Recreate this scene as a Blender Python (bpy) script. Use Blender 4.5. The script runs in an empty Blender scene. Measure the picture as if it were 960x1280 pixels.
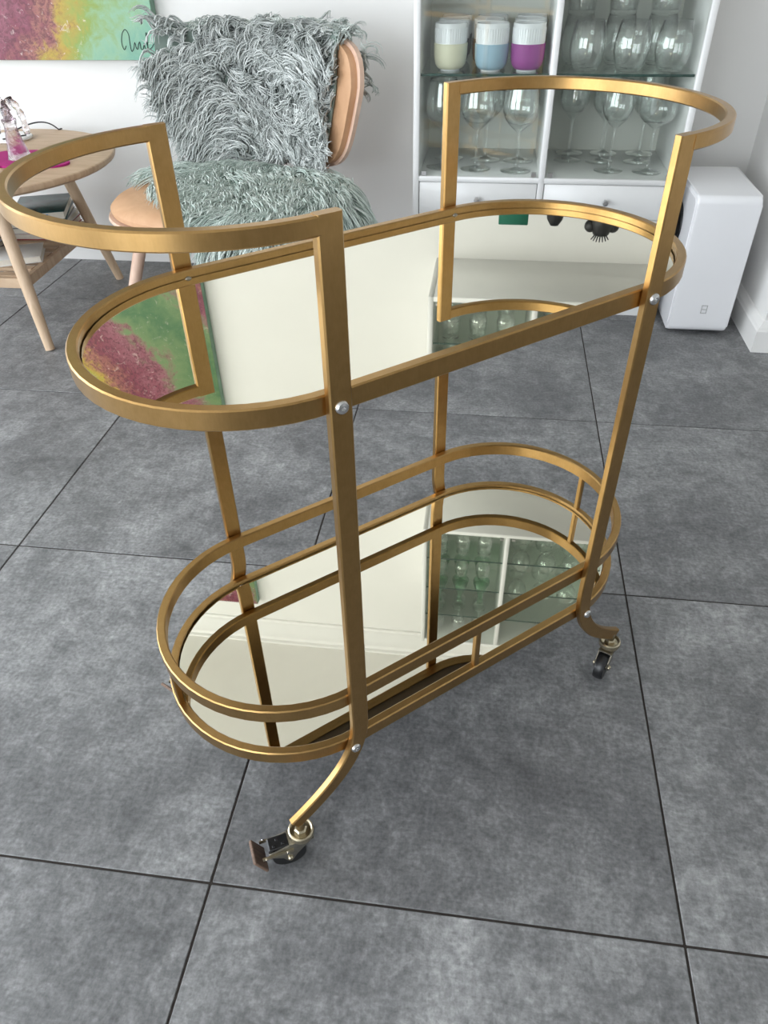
import bpy, bmesh, math, random
import numpy as np
from mathutils import Vector, Matrix
random.seed(7)
rng = np.random.default_rng(11)
scene = bpy.context.scene
COL = scene.collection
PI = math.pi

# ---------------------------------------------------------------- camera
YAW, PITCH, ROLL, FPX = 0.146513, 0.683072, -0.021608, 915.99
CAM = Vector((0.29971, -0.40233, 0.98058))
cyw, syw, cpt, spt = math.cos(YAW), math.sin(YAW), math.cos(PITCH), math.sin(PITCH)
fwd = Vector((-syw * cpt, cyw * cpt, -spt)); rgt = Vector((cyw, syw, 0)); upv = rgt.cross(fwd)
r2 = rgt * math.cos(ROLL) + upv * math.sin(ROLL); u2 = upv * math.cos(ROLL) - rgt * math.sin(ROLL)
cam_d = bpy.data.cameras.new('camera'); cam = bpy.data.objects.new('camera', cam_d); COL.objects.link(cam)
M4 = Matrix((r2, u2, -fwd)).transposed().to_4x4(); M4.translation = CAM
cam.matrix_world = M4
cam_d.sensor_fit = 'VERTICAL'; cam_d.sensor_height = 36.0; cam_d.lens = FPX / 1280 * 36.0
cam_d.clip_start = 0.02
scene.camera = cam

# ---------------------------------------------------------------- light
world = bpy.data.worlds.new('overcast_sky'); scene.world = world; world.use_nodes = True
bg = world.node_tree.nodes['Background']
bg.inputs['Color'].default_value = (0.88, 0.94, 1.0, 1); bg.inputs['Strength'].default_value = 9.0
scene.view_settings.view_transform = 'Standard'; scene.view_settings.look = 'None'
scene.view_settings.gamma = 1.0; scene.view_settings.use_curve_mapping = False
scene.view_settings.exposure = -0.38
try:
    scene.cycles.transparent_max_bounces = 32; scene.cycles.max_bounces = 24; scene.cycles.transmission_bounces = 24
    scene.cycles.diffuse_bounces = 6; scene.cycles.caustics_reflective = False
except Exception: pass
# room extents (metres): the wall behind the chair is y = YB
YB, XR, ZC = 2.155, 1.082, 2.37
XL, YF, XRR = -3.2, -2.6, 2.7
WIN_L = (-2.2, 1.7, 0.05, 2.2)       # left wall window: y0,y1,z0,z1
WIN_F = (-2.9, -0.4, 0.05, 2.2)        # glazed garden front behind the camera: x0,x1,z0,z1
def portal(name, loc, rot, sx, sy):
    l = bpy.data.lights.new(name, 'AREA'); l.shape = 'RECTANGLE'; l.size = sx; l.size_y = sy
    l.cycles.is_portal = True
    o = bpy.data.objects.new(name, l); COL.objects.link(o); o.location = loc; o.rotation_euler = rot
portal('window_left_offscreen', (XL + .02, (WIN_L[0] + WIN_L[1]) / 2, (WIN_L[2] + WIN_L[3]) / 2), (0, -PI / 2, 0), WIN_L[3] - WIN_L[2], WIN_L[1] - WIN_L[0])
portal('window_garden_offscreen', ((WIN_F[0] + WIN_F[1]) / 2, YF + .02, (WIN_F[2] + WIN_F[3]) / 2), (PI / 2, 0, 0), WIN_F[1] - WIN_F[0], WIN_F[3] - WIN_F[2])

# ---------------------------------------------------------------- materials
MATS = {}
def srgb(r, g, b):
    f = lambda c: (c / 255 / 12.92) if c / 255 <= .04045 else ((c / 255 + .055) / 1.055) ** 2.4
    return (f(r), f(g), f(b), 1)
class NT:
    def __init__(s, name):
        s.m = bpy.data.materials.new(name); s.m.use_nodes = True; s.t = s.m.node_tree
        s.b = s.t.nodes['Principled BSDF']; s.out = s.t.nodes['Material Output']
    def n(s, typ, **kw):
        nd = s.t.nodes.new(typ)
        for k, v in kw.items():
            if k.startswith('i_'): nd.inputs[k[2:].replace('_', ' ')].default_value = v
            else: setattr(nd, k, v)
        return nd
    def l(s, a, b): s.t.links.new(a, b)
    def ramp(s, src, stops, interp='LINEAR'):
        r = s.n('ShaderNodeValToRGB'); r.color_ramp.interpolation = interp
        e = r.color_ramp.elements
        while len(e) < len(stops): e.new(0.5)
        for k, (p, c) in enumerate(stops): e[k].position = p; e[k].color = c
        s.l(src, r.inputs[0]); return r.outputs[0]
    def noise(s, vec, scale, detail=4, rough=.55, dist=0):
        n = s.n('ShaderNodeTexNoise'); n.inputs['Scale'].default_value = scale; n.inputs['Detail'].default_value = detail
        n.inputs['Roughness'].default_value = rough; n.inputs['Distortion'].default_value = dist
        if vec is not None: s.l(vec, n.inputs['Vector'])
        return n.outputs['Fac']
    def obj(s): return s.n('ShaderNodeTexCoord').outputs['Object']
    def mix(s, fac, a, b, mode='MIX'):
        m = s.n('ShaderNodeMix'); m.data_type = 'RGBA'; m.blend_type = mode
        for sock, v in ((m.inputs[0], fac), (m.inputs[6], a), (m.inputs[7], b)):
            if hasattr(v, 'is_linked'): s.l(v, sock)
            else: sock.default_value = v
        return m.outputs[2]
    def bump(s, h, strength=.2, dist=.002):
        b = s.n('ShaderNodeBump'); b.inputs['Strength'].default_value = strength; b.inputs['Distance'].default_value = dist
        s.l(h, b.inputs['Height']); s.l(b.outputs[0], s.b.inputs['Normal'])
    def scale(s, vec, v):
        m = s.n('ShaderNodeMapping'); m.inputs['Scale'].default_value = v; s.l(vec, m.inputs['Vector']); return m.outputs[0]
def plain(name, col, rough=.5, metal=0.0, var=.06, scale=14, coat=0, bump=0.0):
    t = NT(name); c = Vector(col[:3])
    n = t.noise(t.obj(), scale, 3)
    t.l(t.ramp(n, [(.3, (*(c * (1 - var)), 1)), (.7, (*[min(1, k * (1 + var)) for k in c], 1))]), t.b.inputs['Base Color'])
    t.b.inputs['Roughness'].default_value = rough; t.b.inputs['Metallic'].default_value = metal
    t.b.inputs['Coat Weight'].default_value = coat
    if bump: t.bump(t.noise(t.obj(), scale * 12, 3), bump, .001)
    return t.m
def glass_mat(name, tint, gain=1.0, rough=0.0, ior=1.5):
    t = NT(name); t.t.nodes.remove(t.b)
    fr = t.n('ShaderNodeFresnel'); geo = t.n('ShaderNodeNewGeometry'); io = t.n('ShaderNodeMix')   # same reflectance on both faces of the thin wall
    io.inputs[2].default_value = ior; io.inputs[3].default_value = 1 / ior; t.l(geo.outputs['Backfacing'], io.inputs[0]); t.l(io.outputs[0], fr.inputs['IOR'])
    mul = t.n('ShaderNodeMath', operation='MULTIPLY', use_clamp=True); t.l(fr.outputs[0], mul.inputs[0]); mul.inputs[1].default_value = gain
    tr = t.n('ShaderNodeBsdfTransparent'); tr.inputs[0].default_value = tint
    gl = t.n('ShaderNodeBsdfGlossy'); gl.inputs['Roughness'].default_value = rough; gl.inputs['Color'].default_value = (1, 1, 1, 1)
    mx = t.n('ShaderNodeMixShader'); t.l(mul.outputs[0], mx.inputs[0]); t.l(tr.outputs[0], mx.inputs[1]); t.l(gl.outputs[0], mx.inputs[2])
    t.l(mx.outputs[0], t.out.inputs['Surface']); return t.m
def wood(name, a, b, rough=.5, axis=(2, 2, 26), scale=2.2):
    t = NT(name); v = t.scale(t.obj(), axis)
    n = t.noise(v, scale, 5, .6, .6)
    t.l(t.ramp(n, [(.3, a), (.7, b)]), t.b.inputs['Base Color']); t.b.inputs['Roughness'].default_value = rough
    t.bump(n, .08, .001); return t.m

def tile_mat():
    t = NT('slate_grey_tile'); tc = t.obj(); oi = t.n('ShaderNodeObjectInfo')
    off = t.n('ShaderNodeVectorMath', operation='SCALE'); cmb = t.n('ShaderNodeCombineXYZ')
    for k in range(3): t.l(oi.outputs['Random'], cmb.inputs[k])
    t.l(cmb.outputs[0], off.inputs[0]); off.inputs['Scale'].default_value = 37.0
    add = t.n('ShaderNodeVectorMath', operation='ADD'); t.l(tc, add.inputs[0]); t.l(off.outputs[0], add.inputs[1])
    v = add.outputs[0]
    cloud = t.noise(v, 4.0, 9, .68, .5)
    streak = t.noise(t.scale(v, (9, 60, 1)), 3, 4, .6, .5)
    streak2 = t.noise(t.scale(v, (70, 12, 1)), 3, 4, .6, .5)
    speck = t.noise(v, 160, 3, .6)
    mott = t.noise(v, 24, 9, .72, .8)
    c1 = t.ramp(cloud, [(.30, (.112, .113, .117, 1)), (.50, (.185, .186, .190, 1)), (.70, (.295, .296, .300, 1))])
    c1 = t.mix(.62, c1, t.ramp(mott, [(.30, (.50, .51, .52, 1)), (.50, (1, 1, 1, 1)), (.70, (1.75, 1.74, 1.72, 1))]), 'MULTIPLY')
    c2 = t.mix(.25, c1, t.ramp(streak, [(.35, (.55, .55, .55, 1)), (.7, (1.45, 1.45, 1.45, 1))]), 'MULTIPLY')
    c3 = t.mix(.20, c2, t.ramp(streak2, [(.35, (.6, .6, .6, 1)), (.7, (1.45, 1.45, 1.45, 1))]), 'MULTIPLY')
    c4 = t.mix(.55, c3, t.ramp(speck, [(.3, (.5, .5, .5, 1)), (.7, (1.5, 1.5, 1.5, 1))]), 'MULTIPLY')
    t.l(c4, t.b.inputs['Base Color'])
    t.l(t.ramp(cloud, [(.3, (.42, .42, .42, 1)), (.7, (.56, .56, .56, 1))]), t.b.inputs['Roughness'])
    t.b.inputs['Specular IOR Level'].default_value = .55
    t.bump(speck, .12, .0006)
    return t.m
MATS['tile'] = tile_mat()
MATS['grout'] = plain('dark_brown_grout', srgb(52, 46, 42), .9)
MATS['wall'] = plain('white_wall_paint', (.80, .79, .77), .85, var=.015, scale=3, bump=.05)
MATS['ceiling'] = plain('ceiling_paint', (.80, .78, .74), .9, var=.01)
MATS['trim'] = plain('white_trim_lacquer', (.82, .81, .79), .35, var=.01)
MATS['frame_white'] = plain('window_frame_white', (.8, .8, .8), .4, var=.01)
def gold_mat():
    t = NT('brushed_gold_paint'); v = t.obj()
    n = t.noise(t.scale(v, (30, 30, 30)), 3, 4); st = t.noise(t.scale(v, (140, 140, 30)), 4, 3)
    c = t.ramp(n, [(.3, (.42, .255, .096, 1)), (.7, (.46, .283, .112, 1))])
    t.l(t.mix(.15, c, t.ramp(st, [(.3, (.7, .7, .7, 1)), (.7, (1.25, 1.25, 1.25, 1))]), 'MULTIPLY'), t.b.inputs['Base Color'])
    t.b.inputs['Metallic'].default_value = 1.0; t.b.inputs['Roughness'].default_value = .30
    t.bump(st, .05, .0004); return t.m
MATS['gold'] = gold_mat()
def mirror_mat():
    t = NT('champagne_mirror'); t.b.inputs['Metallic'].default_value = 1; t.b.inputs['Roughness'].default_value = .012
    n = t.noise(t.obj(), 5, 2)
    t.l(t.ramp(n, [(.3, (.80, .765, .635, 1)), (.7, (.82, .785, .655, 1))]), t.b.inputs['Base Color']); return t.m
MATS['mirror'] = mirror_mat()
MATS['backing'] = plain('brown_backing_board', (.16, .11, .065), .6)
MATS['zinc'] = plain('bolt_zinc', (.62, .62, .62), .25, 1.0)
MATS['brass'] = plain('caster_brass_plate', (.50, .44, .32), .28, 1.0, var=.15, scale=60)
MATS['steel'] = plain('caster_worn_steel', (.36, .34, .29), .38, 1.0, var=.2, scale=60)
MATS['rubber'] = plain('black_caster_rubber', (.012, .012, .013), .32, 0, var=.2)
MATS['pedal'] = wood('worn_brown_pedal', srgb(84, 66, 54), srgb(136, 110, 94), .6, (4, 90, 4), 3)
MATS['lacquer'] = plain('white_cabinet_lacquer', (.80, .80, .79), .3, var=.01)
MATS['interior'] = plain('pale_cabinet_interior', (.82, .82, .77), .5, var=.02)
MATS['knob'] = plain('brushed_knob_metal', (.55, .55, .55), .3, 1.0)
MATS['pane'] = glass_mat('clear_door_glass', (.97, .985, .97, 1), .9)
MATS['shelf'] = glass_mat('green_tinted_shelf_glass', (.93, .97, .95, 1), 1.0)
MATS['shelf_edge'] = plain('dark_green_glass_edge', (.02, .06, .05), .15)
def refr(name, col, ior=1.46):
    t = NT(name); t.t.nodes.remove(t.b); g = t.n('ShaderNodeBsdfGlass'); g.inputs['Color'].default_value = col; g.inputs['IOR'].default_value = ior; g.inputs['Roughness'].default_value = 0
    tr = t.n('ShaderNodeBsdfTransparent'); mx = t.n('ShaderNodeMixShader'); mx.inputs[0].default_value = .55; t.l(tr.outputs[0], mx.inputs[1]); t.l(g.outputs[0], mx.inputs[2])
    t.l(mx.outputs[0], t.out.inputs['Surface']); return t.m
MATS['thin_glass'] = glass_mat('thin_clear_glass', (.972, .982, .977, 1), 2.8)
def crystal():
    t = NT('textured_crystal'); t.t.nodes.remove(t.b); g = t.n('ShaderNodeBsdfGlass'); g.inputs['IOR'].default_value = 1.5; g.inputs['Roughness'].default_value = .02; g.inputs['Color'].default_value = (.98, .96, .97, 1)
    b = t.n('ShaderNodeBump'); b.inputs['Strength'].default_value = .8; b.inputs['Distance'].default_value = .004
    t.l(t.noise(t.obj(), 95, 3, .6, .6), b.inputs['Height']); t.l(b.outputs[0], g.inputs['Normal']); t.l(g.outputs[0], t.out.inputs['Surface']); return t.m
MATS['crystal'] = crystal()
MATS['glass'] = refr('clear_solid_glass', (.985, .99, .985, 1))
MATS['green_glass'] = glass_mat('green_bottle_glass', (.66, .84, .72, 1), 1.6)
MATS['porcelain'] = plain('white_glazed_porcelain', (.80, .81, .83), .12, var=.01, coat=.4)
for k, c in dict(cream=(222, 218, 192), sky=(154, 184, 202), orchid=(150, 62, 142), navy=(26, 30, 52), charcoal=(36, 38, 42), olive=(70, 84, 74)).items():
    MATS['mug_' + k] = plain('mug_sleeve_' + k, srgb(*c), .55, var=.03)
MATS['speaker'] = plain('gloss_white_speaker', (.84, .84, .86), .22, var=.005, coat=.3)
MATS['logo'] = plain('silver_grey_badge', (.42, .42, .42), .4)
MATS['black'] = plain('matt_black', (.010, .010, .011), .45, var=.2)
MATS['oak'] = wood('pale_oak', srgb(172, 144, 116), srgb(196, 170, 142), .5, (3, 22, 3), 2.5)
MATS['oak_leg'] = wood('pale_oak_leg', srgb(186, 158, 128), srgb(212, 186, 158), .5, (40, 40, 4), 1.4)
MATS['beech'] = wood('pink_beech', srgb(202, 168, 146), srgb(220, 190, 170), .45, (40, 40, 4), 1.4)
def leather_mat():
    t = NT('tan_leather'); n = t.noise(t.obj(), 9, 5, .6, .5)
    t.l(t.ramp(n, [(.3, srgb(184, 140, 104)), (.7, srgb(206, 164, 128))]), t.b.inputs['Base Color'])
    t.b.inputs['Roughness'].default_value = .55; t.bump(t.noise(t.obj(), 180, 3), .25, .0008); return t.m
MATS['leather'] = leather_mat()
def fur_mat(name):
    t = NT(name); a = t.n('ShaderNodeAttribute', attribute_name='lock'); 
    t.l(a.outputs['Color'], t.b.inputs['Base Color']); t.b.inputs['Roughness'].default_value = .6
    t.b.inputs['Sheen Weight'].default_value = .3; return t.m
MATS['fur'] = fur_mat('sage_fleece')
MATS['hide'] = plain('sage_hide', srgb(128, 142, 134), .9)
MATS['felt'] = plain('magenta_felt', srgb(164, 28, 112), .95, var=.08, scale=60, bump=.3)
MATS['paper'] = plain('book_pages', srgb(214, 208, 196), .9, var=.05, scale=40)
for k, c in dict(teal=(24, 70, 74), white=(206, 204, 200), red=(150, 34, 40), grey=(120, 120, 122), black=(34, 32, 34), mauve=(120, 104, 112), dgreen=(40, 62, 50), cream=(196, 184, 160), blue=(80, 150, 200)).items():
    MATS['cover_' + k] = plain('book_cover_' + k, srgb(*c), .4, var=.1, scale=8)
def landscape_cover():
    t = NT('book_cover_landscape'); n = t.noise(t.obj(), 22, 6, .65, 1.0)
    t.l(t.ramp(n, [(.35, srgb(26, 32, 32)), (.5, srgb(24, 66, 70)), (.62, srgb(30, 84, 88)), (.75, srgb(96, 104, 80))]), t.b.inputs['Base Color']); t.b.inputs['Roughness'].default_value = .3; return t.m
MATS['cover_land'] = landscape_cover()
MATS['devicewhite'] = plain('white_plastic_pad', (.8, .8, .81), .3, var=.01)
MATS['chrome'] = plain('chrome_edge', (.7, .7, .7), .12, 1.0)
MATS['green_box'] = plain('emerald_box', srgb(16, 96, 76), .5, var=.05)
MATS['ink'] = plain('dark_signature_paint', srgb(20, 32, 36), .6)
MATS['canvas_edge'] = plain('painted_canvas_edge', srgb(120, 150, 132), .8, var=.2, scale=9)
def painting_mat():
    t = NT('abstract_flower_painting'); v = t.obj()
    sep = t.n('ShaderNodeSeparateXYZ'); t.l(v, sep.inputs[0])
    big = t.noise(v, 5, 4, .6, .8); mid = t.noise(v, 16, 6, .7, 1.2); fine = t.noise(v, 60, 5, .7, 1.5)
    # painted bands run diagonally over the canvas: red blossom, yellow, green, teal
    def m(op, a, b):
        n = t.n('ShaderNodeMath', operation=op)
        for s_, x in ((n.inputs[0], a), (n.inputs[1], b)):
            if hasattr(x, 'is_linked'): t.l(x, s_)
            else: s_.default_value = x
        return n.outputs[0]
    band = m('ADD', m('MULTIPLY', sep.outputs[0], 1.18), m('MULTIPLY', m('ADD', sep.outputs[2], .72), -.83))
    band = m('ADD', band, m('MULTIPLY', m('SUBTRACT', big, .5), .55))
    band = m('ADD', band, m('MULTIPLY', m('SUBTRACT', mid, .5), .30))
    f = m('PINGPONG', m('ADD', band, .275), 1.0)
    c = t.ramp(f, [(.0, srgb(64, 104, 66)), (.16, srgb(104, 128, 84)), (.26, srgb(142, 84, 98)), (.40, srgb(118, 48, 68)), (.50, srgb(150, 96, 84)), (.58, srgb(172, 146, 52)), (.68, srgb(128, 150, 66)), (.80, srgb(132, 172, 142)), (.98, srgb(98, 156, 142))])
    blot = t.ramp(fine, [(.46, (0, 0, 0, 1)), (.60, (1, 1, 1, 1))])
    dark = t.mix(f, srgb(64, 24, 40), srgb(90, 140, 110)); 
    red_zone = t.ramp(f, [(.16, (0, 0, 0, 1)), (.26, (.75, .75, .75, 1)), (.52, (.75, .75, .75, 1)), (.62, (.06, .06, .06, 1)), (.8, (.0, .0, .0, 1))])
    mm = t.mix(1.0, blot, red_zone, 'MULTIPLY')
    c2 = t.mix(mm, c, srgb(78, 26, 40))
    wb = t.ramp(t.noise(t.scale(v, (1, 1, 1)), 38, 5, .7, 1.0), [(.60, (0, 0, 0, 1)), (.68, (1, 1, 1, 1))])
    wz = t.ramp(f, [(.2, (.25, .25, .25, 1)), (.45, (.5, .5, .5, 1)), (.66, (.6, .6, .6, 1)), (.76, (.04, .04, .04, 1))])
    c3 = t.mix(t.mix(1.0, wb, wz, 'MULTIPLY'), c2, srgb(226, 208, 200))
    t.l(c3, t.b.inputs['Base Color']); t.b.inputs['Roughness'].default_value = .5; t.bump(mid, .25, .003); return t.m
MATS['painting'] = painting_mat()

# ---------------------------------------------------------------- mesh helpers
def V(*a): return Vector(a)
def finish(bm, name, mat, parent=None, smooth=True, ang=35):
    bmesh.ops.recalc_face_normals(bm, faces=bm.faces)
    me = bpy.data.meshes.new(name); bm.to_mesh(me); bm.free()
    return link(me, name, mat, parent, smooth, ang)
def link(me, name, mat, parent=None, smooth=True, ang=35):
    for mt in (mat if isinstance(mat, (list, tuple)) else [mat]): me.materials.append(MATS[mt] if isinstance(mt, str) else mt)
    if smooth:
        me.polygons.foreach_set('use_smooth', [True] * len(me.polygons)); me.set_sharp_from_angle(angle=math.radians(ang))
    o = bpy.data.objects.new(name, me); COL.objects.link(o)
    if parent is not None: o.parent = parent
    return o
def tag(o, label, cat, group=None):
    o['label'] = label; o['category'] = cat
    if group: o['group'] = group
    return o
def thing(name, label, cat, loc=(0, 0, 0), rotz=0, group=None):
    o = bpy.data.objects.new(name, None); COL.objects.link(o); o.empty_display_size = .05
    o.location = loc; o.rotation_euler = (0, 0, rotz); return tag(o, label, cat, group)
def struct(o): o['kind'] = 'structure'; return o
def dup(root, loc, rotz=0, label=None, group=None):
    r = root.copy(); COL.objects.link(r); r.location = loc; r.rotation_euler = (0, 0, rotz)
    if label: r['label'] = label
    if group: r['group'] = group
    for ch in root.children:
        c = ch.copy(); COL.objects.link(c); c.parent = r
        for g in ch.children:
            d = g.copy(); COL.objects.link(d); d.parent = c
    return r
def add_box(bm, x0, x1, y0, y1, z0, z1, bev=0.0, seg=1, mat=None):
    r = bmesh.ops.create_cube(bm, size=1.0, matrix=(mat or Matrix()) @ Matrix.Translation(((x0 + x1) / 2, (y0 + y1) / 2, (z0 + z1) / 2)) @ Matrix.Diagonal((x1 - x0, y1 - y0, z1 - z0, 1)))
    if bev > 0:
        es = list({e for v in r['verts'] for e in v.link_edges})
        bmesh.ops.bevel(bm, geom=es, offset=bev, segments=seg, affect='EDGES', profile=.5)
    return bm
def box(x0, x1, y0, y1, z0, z1, bev=0.0, seg=1): return add_box(bmesh.new(), x0, x1, y0, y1, z0, z1, bev, seg)
def add_lathe(bm, prof, n=28, loc=(0, 0, 0), closed=False, mat=None):
    rings = []; mat = mat or Matrix()
    for r, z in prof:
        if r < 1e-6: rings.append([bm.verts.new(mat @ V(loc[0], loc[1], loc[2] + z))])
        else: rings.append([bm.verts.new(mat @ V(loc[0] + r * math.cos(2 * PI * k / n), loc[1] + r * math.sin(2 * PI * k / n), loc[2] + z)) for k in range(n)])
    pairs = list(zip(rings, rings[1:])) + ([(rings[-1], rings[0])] if closed else [])
    for a, b in pairs:
        for k in range(n):
            k2 = (k + 1) % n
            if len(a) == 1 and len(b) == 1: break
            if len(a) == 1: bm.faces.new((a[0], b[k2], b[k]))
            elif len(b) == 1: bm.faces.new((a[k], a[k2], b[0]))
            else: bm.faces.new((a[k], a[k2], b[k2], b[k]))
    return bm
def lathe(prof, n=28, closed=False): return add_lathe(bmesh.new(), prof, n, closed=closed)
def add_sweep(bm, path, bino, wn, wb, closed=False, ch=.0014):
    """rectangular tube: wn across the path in-plane, wb along the constant direction bino"""
    bino = Vector(bino).normalized(); n = len(path); rings = []
    b = wb / 2
    for i, p in enumerate(path):
        a = (wn[i] if isinstance(wn, (list, tuple)) else wn) / 2
        sec = [(-a + ch, -b), (a - ch, -b), (a, -b + ch), (a, b - ch), (a - ch, b), (-a + ch, b), (-a, b - ch), (-a, -b + ch)]
        p = Vector(p)
        if closed: t = Vector(path[(i + 1) % n]) - Vector(path[i - 1])
        else: t = Vector(path[min(i + 1, n - 1)]) - Vector(path[max(i - 1, 0)])
        nn = t.normalized().cross(bino).normalized()
        rings.append([bm.verts.new(p + nn * s + bino * q) for s, q in sec])
    for i in range(n if closed else n - 1):
        A, B = rings[i], rings[(i + 1) % n]
        for k in range(8): bm.faces.new((A[k], A[(k + 1) % 8], B[(k + 1) % 8], B[k]))
    if not closed: bm.faces.new(rings[0][::-1]); bm.faces.new(rings[-1])
    return bm
def sweep(*a, **k): return add_sweep(bmesh.new(), *a, **k)
def add_tube(bm, pts, rad, n=10, cap=True):
    rings = []; m = len(pts); prev = None
    for i, p in enumerate(pts):
        t = (Vector(pts[min(i + 1, m - 1)]) - Vector(pts[max(i - 1, 0)])).normalized()
        ref = V(0, 0, 1) if abs(t.z) < .9 else V(1, 0, 0)
        if prev is not None: ref = prev
        s = t.cross(ref).normalized(); q = s.cross(t).normalized(); prev = q
        r = rad[i] if isinstance(rad, (list, tuple)) else rad
        rings.append([bm.verts.new(Vector(p) + (s * math.cos(2 * PI * k / n) + q * math.sin(2 * PI * k / n)) * r) for k in range(n)])
    for A, B in zip(rings, rings[1:]):
        for k in range(n): bm.faces.new((A[k], A[(k + 1) % n], B[(k + 1) % n], B[k]))
    if cap: bm.faces.new(rings[0][::-1]); bm.faces.new(rings[-1])
    return bm
def tube(*a, **k): return add_tube(bmesh.new(), *a, **k)
def add_prism(bm, outline, z0, z1, bev=0.0, seg=1):
    lo = [bm.verts.new((x, y, z0)) for x, y in outline]; hi = [bm.verts.new((x, y, z1)) for x, y in outline]
    n = len(outline); fs = [bm.faces.new(lo[::-1]), bm.faces.new(hi)]
    for k in range(n): bm.faces.new((lo[k], lo[(k + 1) % n], hi[(k + 1) % n], hi[k]))
    if bev > 0:
        es = [e for f in fs for e in f.edges]
        bmesh.ops.bevel(bm, geom=es, offset=bev, segments=seg, affect='EDGES', profile=.5)
    return bm
def prism(*a, **k): return add_prism(bmesh.new(), *a, **k)
def bez(p0, p1, p2, p3, n=16):
    out = []
    for k in range(n + 1):
        t = k / n; out.append(tuple((1 - t) ** 3 * a + 3 * (1 - t) ** 2 * t * b + 3 * (1 - t) * t * t * c + t ** 3 * d for a, b, c, d in zip(p0, p1, p2, p3)))
    return out

# ---------------------------------------------------------------- the room
TS = 0.6
fl = struct(finish(box(XL - .2, XRR + .2, YF - .2, YB + .1, -.03, -.0016), 'floor', 'grout', smooth=False))
tile_cache = {}
def tile(x0, x1, y0, y1):
    g = .0016; w, h = round(x1 - x0, 4), round(y1 - y0, 4); cx, cy = (x0 + x1) / 2, (y0 + y1) / 2
    if (w, h) not in tile_cache:
        bm = box(-w / 2 + g, w / 2 - g, -h / 2 + g, h / 2 - g, -.010, 0, .0009)
        me = bpy.data.meshes.new('tile'); bmesh.ops.recalc_face_normals(bm, faces=bm.faces); bm.to_mesh(me); bm.free(); me.materials.append(MATS['tile']); tile_cache[(w, h)] = me
    o = bpy.data.objects.new('tile', tile_cache[(w, h)]); COL.objects.link(o); o.parent = fl; o.location = (cx, cy, 0)
for i in range(-6, 5):
    for j in range(-5, 4):
        x0, x1 = max(i * TS, XL), min((i + 1) * TS, XRR); y0, y1 = max(j * TS, YF), min((j + 1) * TS, YB)
        if x1 - x0 > .02 and y1 - y0 > .02: tile(x0, x1, y0, y1)
struct(finish(box(XL - .2, XRR + .2, YF - .2, YB + .1, ZC, ZC + .1), 'ceiling', 'ceiling', smooth=False))
struct(finish(box(XL - .12, XR, YB, YB + .12, -.02, ZC), 'wall_back', 'wall', smooth=False))
struct(finish(box(XR, XRR + .12, 1.638, YB + .12, -.02, ZC), 'wall_right', 'wall', smooth=False))
struct(finish(box(XRR, XRR + .12, YF, 1.638, -.02, ZC), 'wall_side', 'wall', smooth=False))
def wall_with_hole(name, horizontal, a0, a1, w, c0, c1):
    bm = bmesh.new()
    for (p0, p1, z0, z1) in ((a0, w[0], -.02, ZC), (w[1], a1, -.02, ZC), (w[0], w[1], -.02, w[2]), (w[0], w[1], w[3], ZC)):
        if horizontal: add_box(bm, p0, p1, c0, c1, z0, z1)
        else: add_box(bm, c0, c1, p0, p1, z0, z1)
    return struct(finish(bm, name, 'wall', smooth=False))
wall_with_hole('wall_left', False, YF, YB, WIN_L, XL - .12, XL)
wall_with_hole('wall_front', True, XL - .12, XRR + .12, WIN_F, YF - .12, YF)
def window(name, horizontal, w, c):
    bm = bmesh.new(); n = 3
    for k in range(n + 1):
        p = w[0] + (w[1] - w[0]) * k / n; p = min(max(p, w[0] + .03), w[1] - .03)
        if horizontal: add_box(bm, p - .03, p + .03, c - .03, c + .03, w[2], w[3])
        else: add_box(bm, c - .03, c + .03, p - .03, p + .03, w[2], w[3])
    for z in (w[2] + .03, w[3] - .03):
        if horizontal: add_box(bm, w[0], w[1], c - .03, c + .03, z - .03, z + .03)
        else: add_box(bm, c - .03, c + .03, w[0], w[1], z - .03, z + .03)
    return struct(finish(bm, name, 'frame_white', smooth=False))
window('window_1', False, WIN_L, XL - .06); window('window_2', True, WIN_F, YF - .06)
def cornice():
    prof = [(0, 0), (.012, 0), (.016, .012), (.03, .022), (.045, .045), (.07, .062), (.075, .078), (.09, .08), (.09, .092), (0, .092)]
    bm = bmesh.new(); z0 = ZC - .092; x0, x1 = XL, XR
    A = [bm.verts.new((x0, YB - d, z0 + h)) for d, h in prof]; B = [bm.verts.new((x1, YB - d, z0 + h)) for d, h in prof]
    for k in range(len(prof)): bm.faces.new((A[k], A[(k + 1) % len(prof)], B[(k + 1) % len(prof)], B[k]))
    bm.faces.new(A); bm.faces.new(B[::-1]); return finish(bm, 'trim_1', 'trim', ang=25)
struct(cornice())
def baseboard():
    prof = [(0, 0), (.018, 0), (.018, .062), (.015, .066), (.013, .072), (.009, .078), (.004, .086), (0, .088)]
    path = [(XR, YB), (XR, 1.638), (XRR, 1.638)]
    bm = bmesh.new(); rings = []
    for i, (x, y) in enumerate(path):
        rings.append([bm.verts.new((x - (d if i < 2 else 0), y - (d if i > 0 else 0), h)) for d, h in prof])
    for A, B in zip(rings, rings[1:]):
        for k in range(len(prof)): bm.faces.new((A[k], A[(k + 1) % len(prof)], B[(k + 1) % len(prof)], B[k]))
    bm.faces.new(rings[0]); bm.faces.new(rings[-1][::-1]); return finish(bm, 'baseboard_right', 'trim', ang=12)
struct(baseboard())

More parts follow.
